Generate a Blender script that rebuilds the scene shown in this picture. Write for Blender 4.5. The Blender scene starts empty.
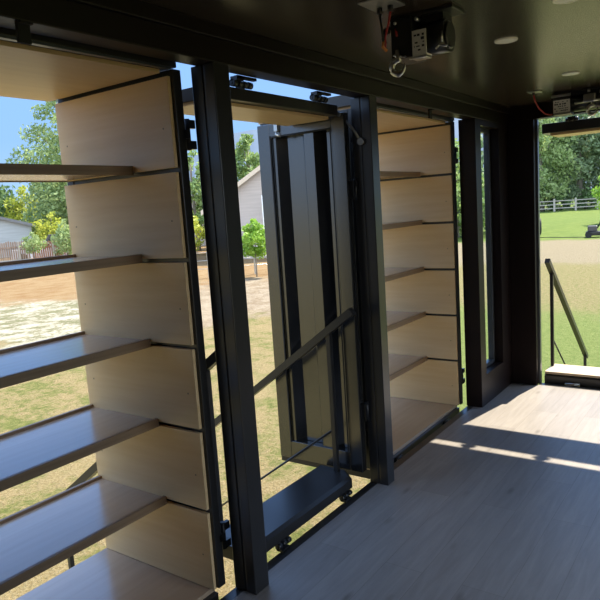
import bpy, bmesh, math, random
from mathutils import Vector, Matrix, noise
random.seed(7)
S = bpy.context.scene
COL = S.collection

# ------------------------------------------------------------------ camera, sky, sun, exposure
cam_d = bpy.data.cameras.new('camera'); cam = bpy.data.objects.new('camera', cam_d); COL.objects.link(cam)
RW = ((0.5768, -0.1527, 0.8025), (-0.8142, -0.0283, 0.5798), (-0.0658, -0.9879, -0.1406))  # columns right, down, forward
m = Matrix(((RW[0][0], -RW[0][1], -RW[0][2], 0.0),
            (RW[1][0], -RW[1][1], -RW[1][2], -1.738),
            (RW[2][0], -RW[2][1], -RW[2][2], 1.6595),
            (0, 0, 0, 1)))
cam.matrix_world = m
cam_d.sensor_width = 36; cam_d.lens = 637.0 / 600 * 36
cam_d.clip_start = 0.02; cam_d.clip_end = 8000
S.camera = cam

SUN_DIR = Vector((1.0, -0.175, 1.31)).normalized()      # towards the sun
world = bpy.data.worlds.new('sky'); S.world = world; world.use_nodes = True
nt = world.node_tree; nt.nodes.clear()
def wn_(kind, **k):
    n = nt.nodes.new(kind)
    for a, v in k.items(): setattr(n, a, v)
    return n
def wramp(pts):
    n = wn_('ShaderNodeValToRGB'); e = n.color_ramp.elements
    e[0].position, e[0].color = pts[0][0], (*pts[0][1], 1); e[1].position, e[1].color = pts[-1][0], (*pts[-1][1], 1)
    for p, c in pts[1:-1]: q = e.new(p); q.color = (*c, 1)
    return n
w_tc = wn_('ShaderNodeTexCoord'); w_sep = wn_('ShaderNodeSeparateXYZ'); nt.links.new(w_tc.outputs['Generated'], w_sep.inputs[0])
w_blue = wramp(((0.0, (0.20, 0.30, 0.44)), (0.12, (0.14, 0.25, 0.43)), (0.28, (0.13, 0.25, 0.52)), (0.6, (0.24, 0.42, 0.82)), (1.0, (0.22, 0.38, 0.75))))
nt.links.new(w_sep.outputs['Z'], w_blue.inputs[0])
# bright cloud bank added out of view to light the interior, thin wisps elsewhere
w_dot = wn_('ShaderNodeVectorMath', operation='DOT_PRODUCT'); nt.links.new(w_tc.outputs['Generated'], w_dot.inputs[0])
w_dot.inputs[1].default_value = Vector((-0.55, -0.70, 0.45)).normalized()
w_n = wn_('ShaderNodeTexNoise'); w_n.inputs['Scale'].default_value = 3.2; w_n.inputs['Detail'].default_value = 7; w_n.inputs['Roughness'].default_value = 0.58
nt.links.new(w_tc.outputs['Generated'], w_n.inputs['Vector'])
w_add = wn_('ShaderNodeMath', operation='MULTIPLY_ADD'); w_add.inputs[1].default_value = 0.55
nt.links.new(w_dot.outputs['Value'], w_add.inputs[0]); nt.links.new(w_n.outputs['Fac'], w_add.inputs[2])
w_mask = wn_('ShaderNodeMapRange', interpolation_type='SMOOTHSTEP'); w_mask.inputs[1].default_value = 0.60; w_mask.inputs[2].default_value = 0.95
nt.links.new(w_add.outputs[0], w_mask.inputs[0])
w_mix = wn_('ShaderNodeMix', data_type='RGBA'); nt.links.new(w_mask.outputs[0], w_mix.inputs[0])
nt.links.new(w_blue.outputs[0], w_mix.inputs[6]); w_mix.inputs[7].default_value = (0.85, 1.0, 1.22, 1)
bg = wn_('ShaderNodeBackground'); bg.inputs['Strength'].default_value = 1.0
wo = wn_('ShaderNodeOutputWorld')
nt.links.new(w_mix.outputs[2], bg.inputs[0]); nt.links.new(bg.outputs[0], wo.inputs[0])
sl = bpy.data.lights.new('sun', 'SUN'); sl.energy = 5.0; sl.angle = 0.0095; sl.color = (1.0, 0.895, 0.71)
so = bpy.data.objects.new('sun', sl); COL.objects.link(so)
so.rotation_euler = SUN_DIR.to_track_quat('Z', 'Y').to_euler(); so.location = (0, 0, 60)
S.view_settings.view_transform = 'Standard'; S.view_settings.look = 'None'
S.view_settings.gamma = 1.0; S.view_settings.use_curve_mapping = False
S.view_settings.exposure = 1.36

# ------------------------------------------------------------------ materials
MATS = {}
def mat(name, color, rough=0.5, metal=0.0, spec=0.5, c2=None, scale=(8, 8, 8), detail=4.0, lo=0.35, hi=0.65,
        bump=0.0, bscale=None, coat=0.0, coord='Object', trans=0.0):
    M = bpy.data.materials.new(name); M.use_nodes = True
    t = M.node_tree; b = t.nodes['Principled BSDF']
    b.inputs['Base Color'].default_value = (*color, 1); b.inputs['Roughness'].default_value = rough
    b.inputs['Metallic'].default_value = metal; b.inputs['Specular IOR Level'].default_value = spec
    b.inputs['Coat Weight'].default_value = coat; b.inputs['Coat Roughness'].default_value = 0.2
    tc = t.nodes.new('ShaderNodeTexCoord'); mp = t.nodes.new('ShaderNodeMapping')
    mp.inputs['Scale'].default_value = scale; t.links.new(tc.outputs[coord], mp.inputs[0])
    nz = t.nodes.new('ShaderNodeTexNoise'); nz.inputs['Scale'].default_value = 1.0
    nz.inputs['Detail'].default_value = detail; nz.inputs['Roughness'].default_value = 0.6
    t.links.new(mp.outputs[0], nz.inputs['Vector'])
    if c2 is None: c2 = tuple(min(1, c * 1.18 + 0.001) for c in color)
    r = t.nodes.new('ShaderNodeValToRGB'); r.color_ramp.elements[0].position = lo; r.color_ramp.elements[1].position = hi
    r.color_ramp.elements[0].color = (*color, 1); r.color_ramp.elements[1].color = (*c2, 1)
    t.links.new(nz.outputs['Fac'], r.inputs[0]); t.links.new(r.outputs[0], b.inputs['Base Color'])
    if bump:
        bp = t.nodes.new('ShaderNodeBump'); bp.inputs['Strength'].default_value = bump; bp.inputs['Distance'].default_value = 0.02
        t.links.new(nz.outputs['Fac'], bp.inputs['Height']); t.links.new(bp.outputs[0], b.inputs['Normal'])
    if trans:
        tr = t.nodes.new('ShaderNodeBsdfTranslucent'); t.links.new(r.outputs[0], tr.inputs[0])
        mx = t.nodes.new('ShaderNodeMixShader'); mx.inputs[0].default_value = trans
        out = t.nodes['Material Output']
        t.links.new(b.outputs[0], mx.inputs[1]); t.links.new(tr.outputs[0], mx.inputs[2]); t.links.new(mx.outputs[0], out.inputs[0])
    MATS[name] = M
    return M

BLACK = mat('black_brown_paint', (0.0095, 0.005, 0.0045), 0.40, c2=(0.012, 0.0068, 0.006), scale=(3, 3, 3), spec=0.25)
STEEL = mat('charcoal_steel_paint', (0.023, 0.022, 0.022), 0.30, c2=(0.028, 0.027, 0.027), scale=(4, 4, 4), spec=0.5)
DOORP = mat('door_steel_paint', (0.012, 0.012, 0.012), 0.26, c2=(0.016, 0.016, 0.016), scale=(4, 4, 4), spec=1.0, coat=1.0)
ROD = mat('grey_rod', (0.16, 0.16, 0.16), 0.3, metal=0.6)
CEIL = mat('ceiling_satin_paint', (0.038, 0.027, 0.019), 0.27, c2=(0.046, 0.034, 0.024), scale=(2, 2, 2), spec=0.55)
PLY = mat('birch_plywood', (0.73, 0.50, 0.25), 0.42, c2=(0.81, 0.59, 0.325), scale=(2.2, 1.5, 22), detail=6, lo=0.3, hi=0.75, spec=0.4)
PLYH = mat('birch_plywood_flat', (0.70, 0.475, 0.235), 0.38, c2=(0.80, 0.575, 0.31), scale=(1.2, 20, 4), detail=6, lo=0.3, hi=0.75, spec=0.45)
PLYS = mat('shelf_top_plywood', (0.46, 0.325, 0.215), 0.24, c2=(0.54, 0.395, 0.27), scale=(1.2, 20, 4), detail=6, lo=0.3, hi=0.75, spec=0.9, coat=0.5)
EDGE = mat('plywood_edge_brown', (0.26, 0.165, 0.09), 0.45, c2=(0.34, 0.22, 0.125), scale=(2, 30, 60), detail=3)
RUBBER = mat('black_rubber', (0.008, 0.008, 0.008), 0.7)
PLASTIC = mat('black_plastic', (0.012, 0.012, 0.013), 0.3, spec=0.5)
CHROME = mat('brushed_metal', (0.55, 0.55, 0.53), 0.28, metal=1.0, c2=(0.65, 0.65, 0.62))
GALV = mat('galvanised_plate', (0.45, 0.45, 0.43), 0.4, metal=0.8)
WHITE = mat('white_label', (0.80, 0.79, 0.74), 0.5)
INK = mat('dark_print', (0.03, 0.03, 0.03), 0.6)
REDW = mat('red_wire', (0.35, 0.015, 0.012), 0.4)
COPPER = mat('orange_connector', (0.55, 0.2, 0.05), 0.4)
LENS = mat('downlight_lens', (0.72, 0.70, 0.64), 0.3)
TAN = mat('plank_wood', (0.50, 0.38, 0.25), 0.5, c2=(0.62, 0.49, 0.34), scale=(30, 2, 4))
FRAMEG = mat('grey_window_frame', (0.08, 0.09, 0.10), 0.3, metal=0.4)
BARK = mat('bark', (0.17, 0.15, 0.125), 0.9, c2=(0.28, 0.25, 0.21), scale=(6, 6, 1.5), bump=0.4)
FENCEW = mat('weathered_picket', (0.22, 0.155, 0.11), 0.85, c2=(0.36, 0.26, 0.19), scale=(9, 9, 0.6))
FENCER = mat('reddish_picket', (0.27, 0.12, 0.065), 0.85, c2=(0.40, 0.20, 0.115), scale=(9, 9, 0.6))
POSTW = mat('pale_post', (0.36, 0.33, 0.28), 0.8)
SIDING = mat('grey_siding', (0.33, 0.36, 0.37), 0.8, scale=(0.5, 0.5, 6))
STUCCO = mat('grey_beige_siding', (0.40, 0.36, 0.33), 0.85, scale=(0.5, 0.5, 8))
ROOF = mat('shingle_roof', (0.16, 0.165, 0.17), 0.9, scale=(4, 4, 4))
FASCIA = mat('cream_fascia', (0.55, 0.47, 0.37), 0.7)
CARW = mat('white_car_paint', (0.55, 0.57, 0.60), 0.25, spec=0.6)
CARD = mat('dark_car_paint', (0.05, 0.045, 0.045), 0.3, spec=0.6)
GLASSD = mat('dark_glass', (0.03, 0.035, 0.04), 0.08, spec=0.8)
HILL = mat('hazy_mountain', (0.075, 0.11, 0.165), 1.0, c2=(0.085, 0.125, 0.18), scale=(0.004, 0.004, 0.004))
def leafmat(n, a, b): return mat(n, a, 0.6, c2=b, scale=(1.3, 1.3, 1.3), detail=6, lo=0.35, hi=0.68, trans=0.35, spec=0.3)
L_MID = leafmat('mid_leaves', (0.15, 0.24, 0.07), (0.34, 0.45, 0.16))
L_BLUE = leafmat('bluish_leaves', (0.14, 0.21, 0.11), (0.30, 0.39, 0.21))
L_DARK = leafmat('dark_leaves', (0.075, 0.14, 0.05), (0.17, 0.26, 0.095))
L_YEL = leafmat('yellow_green_leaves', (0.34, 0.40, 0.05), (0.58, 0.60, 0.11))
L_LIME = leafmat('bright_leaves', (0.18, 0.34, 0.04), (0.36, 0.55, 0.09))
L_PALE = leafmat('pale_leaves', (0.22, 0.31, 0.11), (0.40, 0.50, 0.22))

# clear glass
GLASS = bpy.data.materials.new('clear_glass'); GLASS.use_nodes = True
_b = GLASS.node_tree.nodes['Principled BSDF']; _b.inputs['Base Color'].default_value = (0.93, 0.97, 0.97, 1)
_b.inputs['Roughness'].default_value = 0.0; _b.inputs['Transmission Weight'].default_value = 1.0; _b.inputs['IOR'].default_value = 1.1

# floor: laminate planks along X
def floor_mat():
    M = bpy.data.materials.new('laminate_planks'); M.use_nodes = True
    t = M.node_tree; b = t.nodes['Principled BSDF']; N = t.nodes.new; Lk = t.links.new
    tc = N('ShaderNodeTexCoord')
    br = N('ShaderNodeTexBrick'); br.offset = 0.37; br.inputs['Scale'].default_value = 1.0
    br.inputs['Brick Width'].default_value = 1.22; br.inputs['Row Height'].default_value = 0.185
    br.inputs['Mortar Size'].default_value = 0.0012; br.inputs['Mortar Smooth'].default_value = 0.0
    br.inputs['Color1'].default_value = (0.25, 0.231, 0.217, 1); br.inputs['Color2'].default_value = (0.29, 0.269, 0.252, 1)
    br.inputs['Mortar'].default_value = (0.20, 0.178, 0.16, 1)
    Lk(tc.outputs['Object'], br.inputs['Vector'])
    mp = N('ShaderNodeMapping'); mp.inputs['Scale'].default_value = (1.6, 16, 1); Lk(tc.outputs['Object'], mp.inputs[0])
    nz = N('ShaderNodeTexNoise'); nz.inputs['Scale'].default_value = 1.6; nz.inputs['Detail'].default_value = 8; nz.inputs['Roughness'].default_value = 0.65
    nz.inputs['Distortion'].default_value = 0.6; Lk(mp.outputs[0], nz.inputs['Vector'])
    r = N('ShaderNodeValToRGB'); r.color_ramp.elements[0].position = 0.30; r.color_ramp.elements[1].position = 0.70
    r.color_ramp.elements[0].color = (0.62, 0.60, 0.58, 1); r.color_ramp.elements[1].color = (1.15, 1.13, 1.10, 1); Lk(nz.outputs['Fac'], r.inputs[0])
    mx = N('ShaderNodeMix'); mx.data_type = 'RGBA'; mx.blend_type = 'MULTIPLY'; mx.inputs[0].default_value = 0.55
    Lk(br.outputs['Color'], mx.inputs[6]); Lk(r.outputs[0], mx.inputs[7])
    # knots
    mp2 = N('ShaderNodeMapping'); mp2.inputs['Scale'].default_value = (1.7, 5.0, 1); Lk(tc.outputs['Object'], mp2.inputs[0])
    vo = N('ShaderNodeTexVoronoi'); vo.inputs['Scale'].default_value = 1.2; Lk(mp2.outputs[0], vo.inputs['Vector'])
    r2 = N('ShaderNodeValToRGB'); r2.color_ramp.elements[0].position = 0.02; r2.color_ramp.elements[1].position = 0.13
    r2.color_ramp.elements[0].color = (0.5, 0.47, 0.44, 1); r2.color_ramp.elements[1].color = (1, 1, 1, 1); Lk(vo.outputs['Distance'], r2.inputs[0])
    mx2 = N('ShaderNodeMix'); mx2.data_type = 'RGBA'; mx2.blend_type = 'MULTIPLY'; mx2.inputs[0].default_value = 0.8
    Lk(mx.outputs[2], mx2.inputs[6]); Lk(r2.outputs[0], mx2.inputs[7])
    Lk(mx2.outputs[2], b.inputs['Base Color'])
    b.inputs['Roughness'].default_value = 0.42; b.inputs['Specular IOR Level'].default_value = 0.5
    bp = N('ShaderNodeBump'); bp.inputs['Strength'].default_value = 0.12; bp.inputs['Distance'].default_value = 0.004
    Lk(nz.outputs['Fac'], bp.inputs['Height']); Lk(bp.outputs[0], b.inputs['Normal'])
    return M
FLOOR = floor_mat()

def ground_mat():
    M = bpy.data.materials.new('yard_ground'); M.use_nodes = True
    t = M.node_tree; b = t.nodes['Principled BSDF']; N = t.nodes.new; Lk = t.links.new
    b.inputs['Roughness'].default_value = 0.95; b.inputs['Specular IOR Level'].default_value = 0.15
    ge = N('ShaderNodeNewGeometry'); sx = N('ShaderNodeSeparateXYZ'); Lk(ge.outputs['Position'], sx.inputs[0])
    def noise_(s, d=5, rough=0.6, sc=(1, 1, 1)):
        mp = N('ShaderNodeMapping'); mp.inputs['Scale'].default_value = sc; Lk(ge.outputs['Position'], mp.inputs[0])
        n = N('ShaderNodeTexNoise'); n.inputs['Scale'].default_value = s; n.inputs['Detail'].default_value = d; n.inputs['Roughness'].default_value = rough
        Lk(mp.outputs[0], n.inputs['Vector']); return n.outputs['Fac']
    def math_(op, a, c, v3=None):
        n = N('ShaderNodeMath'); n.operation = op
        for i, q in enumerate((a, c)):
            if isinstance(q, (int, float)): n.inputs[i].default_value = q
            elif q is not None: Lk(q, n.inputs[i])
        return n.outputs[0]
    def step(x, a, c):
        n = N('ShaderNodeMapRange'); n.interpolation_type = 'SMOOTHSTEP'; Lk(x, n.inputs[0]); n.inputs[1].default_value = a; n.inputs[2].default_value = c
        return n.outputs[0]
    def mix(fac, A, B):
        n = N('ShaderNodeMix'); n.data_type = 'RGBA'
        if isinstance(fac, (int, float)): n.inputs[0].default_value = fac
        else: Lk(fac, n.inputs[0])
        for i, q in ((6, A), (7, B)):
            if isinstance(q, tuple): n.inputs[i].default_value = (*q, 1)
            else: Lk(q, n.inputs[i])
        return n.outputs[2]
    big = noise_(0.35); mid = noise_(1.6); fine = noise_(9, 6, 0.7); vfine = noise_(34, 4, 0.7)
    # grass with straw
    g = mix(step(fine, 0.35, 0.7), (0.095, 0.107, 0.027), (0.158, 0.158, 0.050))
    straw = mix(step(vfine, 0.35, 0.65), (0.176, 0.131, 0.056), (0.266, 0.214, 0.113))
    left_near = mix(step(math_('ADD', math_('MULTIPLY', mid, 0.6), math_('MULTIPLY', fine, 0.4)), 0.39, 0.55), g, straw)
    chalk = mix(step(math_('ADD', math_('MULTIPLY', mid, 0.5), math_('MULTIPLY', fine, 0.5)), 0.43, 0.56), (0.380, 0.349, 0.278), (0.142, 0.138, 0.072))
    rt0 = math_('DIVIDE', sx.outputs[1], math_('MAXIMUM', sx.outputs[0], 0.01))
    dirt = mix(step(math_('ADD', math_('MULTIPLY', mid, 0.5), math_('MULTIPLY', fine, 0.5)), 0.40, 0.58), (0.180, 0.135, 0.086), (0.270, 0.225, 0.162))
    chalk = mix(step(rt0, 0.95, 1.15), dirt, chalk)
    orange = mix(step(math_('ADD', math_('MULTIPLY', mid, 0.5), math_('MULTIPLY', vfine, 0.5)), 0.40, 0.58), (0.190, 0.112, 0.047), (0.237, 0.167, 0.086))
    wob = math_('MULTIPLY', math_('SUBTRACT', noise_(0.45, 6, 0.7), 0.5), 11.0)
    nd = math_('ADD', math_('ADD', math_('MULTIPLY', sx.outputs[0], 0.6), math_('MULTIPLY', sx.outputs[1], 0.8)), wob)
    left = mix(step(nd, 13.6, 15.2), left_near, chalk)
    left = mix(step(nd, 21.7, 25.0), left, orange)
    left = mix(step(nd, 60, 66), left, (0.104, 0.114, 0.041))
    # far end lawn
    lawn = mix(step(fine, 0.3, 0.7), (0.095, 0.133, 0.029), (0.142, 0.170, 0.050))
    dry = mix(step(fine, 0.35, 0.65), (0.123, 0.128, 0.041), (0.204, 0.162, 0.081))
    gravel = mix(step(vfine, 0.3, 0.7), (0.149, 0.124, 0.077), (0.239, 0.203, 0.131))
    wob2 = math_('MULTIPLY', math_('SUBTRACT', noise_(0.8, 5, 0.65), 0.5), 5.0)
    xd = math_('ADD', sx.outputs[0], wob2)
    end = mix(step(xd, 13.2, 16.5), lawn, dry)
    end = mix(step(xd, 23.7, 26.0), end, gravel)
    farl = mix(step(mid, 0.35, 0.65), (0.086, 0.131, 0.024), (0.119, 0.162, 0.033))
    end = mix(step(xd, 36.4, 38.6), end, farl)
    ratio = math_('DIVIDE', sx.outputs[1], math_('MAXIMUM', sx.outputs[0], 0.01))
    k = step(math_('ADD', ratio, math_('MULTIPLY', math_('SUBTRACT', big, 0.5), 0.3)), 0.62, 0.42)
    kk = math_('MULTIPLY', k, step(sx.outputs[0], 5.0, 8.0))
    Lk(mix(kk, left, end), b.inputs['Base Color'])
    bp = N('ShaderNodeBump'); bp.inputs['Strength'].default_value = 0.9; bp.inputs['Distance'].default_value = 0.06
    Lk(math_('ADD', math_('MULTIPLY', vfine, 0.5), fine), bp.inputs['Height']); Lk(bp.outputs[0], b.inputs['Normal'])
    return M
GROUND = ground_mat()

# ------------------------------------------------------------------ mesh helpers
class MB:
    def __init__(s): s.v = []; s.f = []; s.sm = []
    def quad(s, a, b, c, d):
        n = len(s.v); s.v += [a, b, c, d]; s.f.append((n, n + 1, n + 2, n + 3)); s.sm.append(False); return s
    def box(s, x0, x1, y0, y1, z0, z1, bv=0.0):
        bm = bmesh.new(); bmesh.ops.create_cube(bm, size=1)
        for v in bm.verts:
            v.co = Vector(((x0 + x1) / 2 + v.co.x * (x1 - x0), (y0 + y1) / 2 + v.co.y * (y1 - y0), (z0 + z1) / 2 + v.co.z * (z1 - z0)))
        if bv: bmesh.ops.bevel(bm, geom=bm.edges[:], offset=bv, segments=2, affect='EDGES', profile=0.5)
        s.add(bm); return s
    def add(s, bm, smooth=False, mat=None):
        n = len(s.v); bm.verts.index_update()
        for v in bm.verts: s.v.append(tuple(mat @ v.co) if mat else tuple(v.co))
        for f in bm.faces: s.f.append(tuple(n + v.index for v in f.verts)); s.sm.append(smooth)
        bm.free()
    def cyl(s, a, b, r, r2=None, seg=16, caps=True):
        a = Vector(a); b = Vector(b); d = b - a; r2 = r if r2 is None else r2
        q = d.to_track_quat('Z', 'Y'); n = len(s.v)
        for k in range(seg):
            an = 2 * math.pi * k / seg; o = Vector((math.cos(an), math.sin(an), 0))
            s.v.append(tuple(a + q @ (o * r))); s.v.append(tuple(b + q @ (o * r2)))
        for k in range(seg):
            i = n + 2 * k; j = n + 2 * ((k + 1) % seg); s.f.append((i, j, j + 1, i + 1)); s.sm.append(True)
        if caps:
            s.f.append(tuple(n + 2 * k for k in range(seg))[::-1]); s.sm.append(False)
            s.f.append(tuple(n + 2 * k + 1 for k in range(seg))); s.sm.append(False)
        return s
    def tube(s, pts, r, seg=10):
        pts = [Vector(p) for p in pts]; n = len(s.v); L = len(pts); up = Vector((0.13, 0.27, 0.95))
        for i, p in enumerate(pts):
            d = (pts[min(i + 1, L - 1)] - pts[max(i - 1, 0)]).normalized()
            x = d.cross(up)
            if x.length < 1e-3: x = d.cross(Vector((1, 0, 0)))
            x.normalize(); y = d.cross(x)
            rr = r[i] if isinstance(r, (list, tuple)) else r
            for k in range(seg):
                an = 2 * math.pi * k / seg; s.v.append(tuple(p + x * math.cos(an) * rr + y * math.sin(an) * rr))
        for i in range(L - 1):
            for k in range(seg):
                a = n + i * seg + k; b = n + i * seg + (k + 1) % seg
                s.f.append((a, b, b + seg, a + seg)); s.sm.append(True)
        s.f.append(tuple(n + k for k in range(seg))[::-1]); s.sm.append(False)
        s.f.append(tuple(n + (L - 1) * seg + k for k in range(seg))); s.sm.append(False)
        return s
    def bar(s, a, b, w, h):      # rectangular bar; w across (horizontal), h in the vertical-ish direction
        a = Vector(a); b = Vector(b); d = (b - a).normalized(); x = d.cross(Vector((0, 0, 1)))
        if x.length < 1e-4: x = Vector((1, 0, 0))
        x.normalize(); y = x.cross(d); n = len(s.v)
        for p in (a, b):
            for i, j in ((-1, -1), (1, -1), (1, 1), (-1, 1)): s.v.append(tuple(p + x * i * w / 2 + y * j * h / 2))
        for f in ((3, 2, 1, 0), (4, 5, 6, 7), (0, 1, 5, 4), (1, 2, 6, 5), (2, 3, 7, 6), (3, 0, 4, 7)):
            s.f.append(tuple(n + i for i in f)); s.sm.append(False)
        return s
    def prism(s, poly, axis, a, b):   # polygon of 2D points extruded along axis
        n = len(s.v); k = len(poly)
        def P(p, t): return {'x': (t, p[0], p[1]), 'y': (p[0], t, p[1]), 'z': (p[0], p[1], t)}[axis]
        for t in (a, b):
            for p in poly: s.v.append(P(p, t))
        s.f.append(tuple(range(n, n + k))[::-1]); s.sm.append(False)
        s.f.append(tuple(range(n + k, n + 2 * k))); s.sm.append(False)
        for i in range(k):
            j = (i + 1) % k; s.f.append((n + i, n + j, n + k + j, n + k + i)); s.sm.append(False)
        return s
    def build(s, name, mat, parent=None, loc=None, **props):
        me = bpy.data.meshes.new(name); me.from_pydata(s.v, [], s.f); me.validate()
        me.polygons.foreach_set('use_smooth', s.sm[:len(me.polygons)]); 
        bm = bmesh.new(); bm.from_mesh(me); bmesh.ops.recalc_face_normals(bm, faces=bm.faces[:]); bm.to_mesh(me); bm.free()
        me.materials.append(mat); me.update()
        o = bpy.data.objects.new(name, me); COL.objects.link(o)
        if parent: o.parent = parent
        if loc: o.location = loc
        for k, v in props.items(): o[k] = v
        return o

def tag(o, label, cat, group=None):
    o['label'] = label; o['category'] = cat
    if group: o['group'] = group
    return o
def thing(name, label, cat, loc=(0, 0, 0), rz=0.0, group=None):
    o = bpy.data.objects.new(name, None); COL.objects.link(o); o.empty_display_size = 0.1
    o.location = loc; o.rotation_euler.z = rz
    return tag(o, label, cat, group)
def dup(root, loc, label, group=None, rz=None):
    r = root.copy(); COL.objects.link(r); r.location = loc; r['label'] = label
    if group: r['group'] = group
    if rz is not None: r.rotation_euler.z = rz
    for ch in list(root.children):
        c = ch.copy(); COL.objects.link(c); c.parent = r
        for g in list(ch.children):
            d = g.copy(); COL.objects.link(d); d.parent = c
    return r
def struct(name, mb, mat): return mb.build(name, mat, kind='structure')

# ------------------------------------------------------------------ room shell
X0, X1 = -0.33, 5.56          # inside length
YR = -2.34                    # right wall
H = 2.39; HB = 2.25           # ceiling, header underside
struct('floor', MB().box(X0, X1 + 0.02, YR, 0.072, -0.06, 0.0), FLOOR)
struct('ceiling', MB().box(X0 - 0.1, X1 + 0.1, YR - 0.1, 0.14, H, H + 0.06), CEIL)
# threshold, chassis rail below the floor
struct('trim_1', MB().box(X0, X1 + 0.1, 0.074, 0.128, -0.16, -0.004, 0.003), STEEL)
struct('trim_2', MB().box(X0 - 0.1, X1 + 0.02, YR - 0.1, 0.07, -0.16, -0.061), STEEL)
# left wall: header beam over the three bays + the solid bay by the far corner
struct('trim_3', MB().box(X0 - 0.1, X1 + 0.1, 0.0, 0.10, HB, H, 0.004), BLACK)
struct('trim_4', MB().box(X0, X1 - 0.001, -0.022, 0.0, 2.337, H, 0.004), BLACK)     # square rail along the ceiling edge
def post(n, x0, x1):
    b = MB().box(x0, x1, 0.0, 0.052, 0.0, HB, 0.004)
    b.box(x0 + 0.004, x1 - 0.004, 0.052, 0.060, 0.0, HB)
    b.box(x0, x1, 0.060, 0.122, -0.0, HB + 0.0, 0.004)
    struct(n, b, STEEL)
post('trim_5', 1.932, 2.026)
post('trim_6', 3.173, 3.258)
post('trim_7', 0.30, 0.40)
# wall by the far corner with the fixed slit window
WX0, WX1, WZ0, WZ1 = 4.905, 5.325, 0.245, 2.205
w = MB().box(4.79, WX0, 0.0, 0.13, 0.0, HB).box(WX1, X1 + 0.1, 0.0, 0.13, 0.0, HB)
w.box(WX0, WX1, 0.0, 0.13, 0.0, WZ0).box(WX0, WX1, 0.0, 0.13, WZ1, HB)
w.box(X0 - 0.1, 0.30, 0.0, 0.13, 0.0, HB)
struct('wall_left', w, BLACK)
wr = bpy.data.objects.new('window_1', None); COL.objects.link(wr); wr['kind'] = 'structure'; wr.location = (WX0, 0.09, WZ0)
W_, H_ = WX1 - WX0, WZ1 - WZ0
MB().box(0, 0.032, -0.02, 0.03, 0, H_, 0.003).box(W_ - 0.032, W_, -0.02, 0.03, 0, H_, 0.003).box(0.032, W_ - 0.032, -0.02, 0.03, 0, 0.03, 0.003).box(0.032, W_ - 0.032, -0.02, 0.03, H_ - 0.03, H_, 0.003).build('window_frame', FRAMEG, wr)
MB().box(0.03, W_ - 0.03, 0.002, 0.006, 0.028, H_ - 0.028).build('glass_pane', GLASS, wr)
# end wall with a wide opening
EY0, EY1 = -0.215, -1.90
w = MB().box(X1, X1 + 0.1, EY0, 0.0, 0.0, 2.27, 0.003).box(X1, X1 + 0.1, YR, EY1, 0.0, 2.27, 0.003).box(X1, X1 + 0.1, YR, 0.0, 2.27, H)
struct('wall_end', w, BLACK)
struct('trim_8', MB().box(X1 + 0.021, X1 + 0.1, EY1, EY0, -0.06, -0.002, 0.002), STEEL)
struct('trim_9', MB().box(X1 + 0.06, X1 + 0.098, EY0 - 0.016, EY0 - 0.0005, 0.0, 2.268), FRAMEG)
# right wall (behind the camera): one unseen opening shaped to let daylight in, and the near end wall
w = MB()
for a, b in ((X0, 1.6), (3.2, X1)): w.box(a, b, YR - 0.1, YR, 0.0, HB)
w.box(X0 - 0.1, X1 + 0.1, YR - 0.1, YR, HB, H)
struct('wall_right', w, BLACK)
struct('wall_near', MB().box(X0 - 0.1, X0, YR - 0.1, 0.0, 0.0, H), BLACK)
# landing legs that carry the box above the yard
for i, (x, y) in enumerate(((0.0, -0.05), (0.0, -2.2), (5.3, -0.05), (5.3, -2.2))):
    struct('trim_%d' % (10 + i), MB().box(x - 0.06, x + 0.06, y - 0.06, y + 0.06, -1.0, -0.16), STEEL)

# ------------------------------------------------------------------ ground and hills
struct('ground', MB().quad((-3000, -3000, -1.0), (3000, -3000, -1.0), (3000, 3000, -1.0), (-3000, 3000, -1.0)), GROUND)
hb = MB(); n = 70; prof = []
for i in range(n + 1):
    az = math.radians(-20 + 75 * i / n); d = 2500
    hgt = 300 + 90 * noise.noise(Vector((i * 0.13, 0.3, 0))) + 30 * noise.noise(Vector((i * 0.5, 4, 0)))
    hgt *= min(1, max(0.25, (math.degrees(az) + 25) / 30.0)) * min(1.0, max(0.15, (58 - math.degrees(az)) / 16.0))
    prof.append((math.cos(az), math.sin(az), hgt))
for i in range(n):
    a, b = prof[i], prof[i + 1]
    hb.quad((a[0] * 2000, a[1] * 2000, -0.7), (b[0] * 2000, b[1] * 2000, -0.7), (b[0] * 2700, b[1] * 2700, b[2]), (a[0] * 2700, a[1] * 2700, a[2]))
    hb.quad((a[0] * 2700, a[1] * 2700, a[2]), (b[0] * 2700, b[1] * 2700, b[2]), (b[0] * 3400, b[1] * 3400, -0.7), (a[0] * 3400, a[1] * 3400, -0.7))
struct('mountain', hb, HILL)

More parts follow.
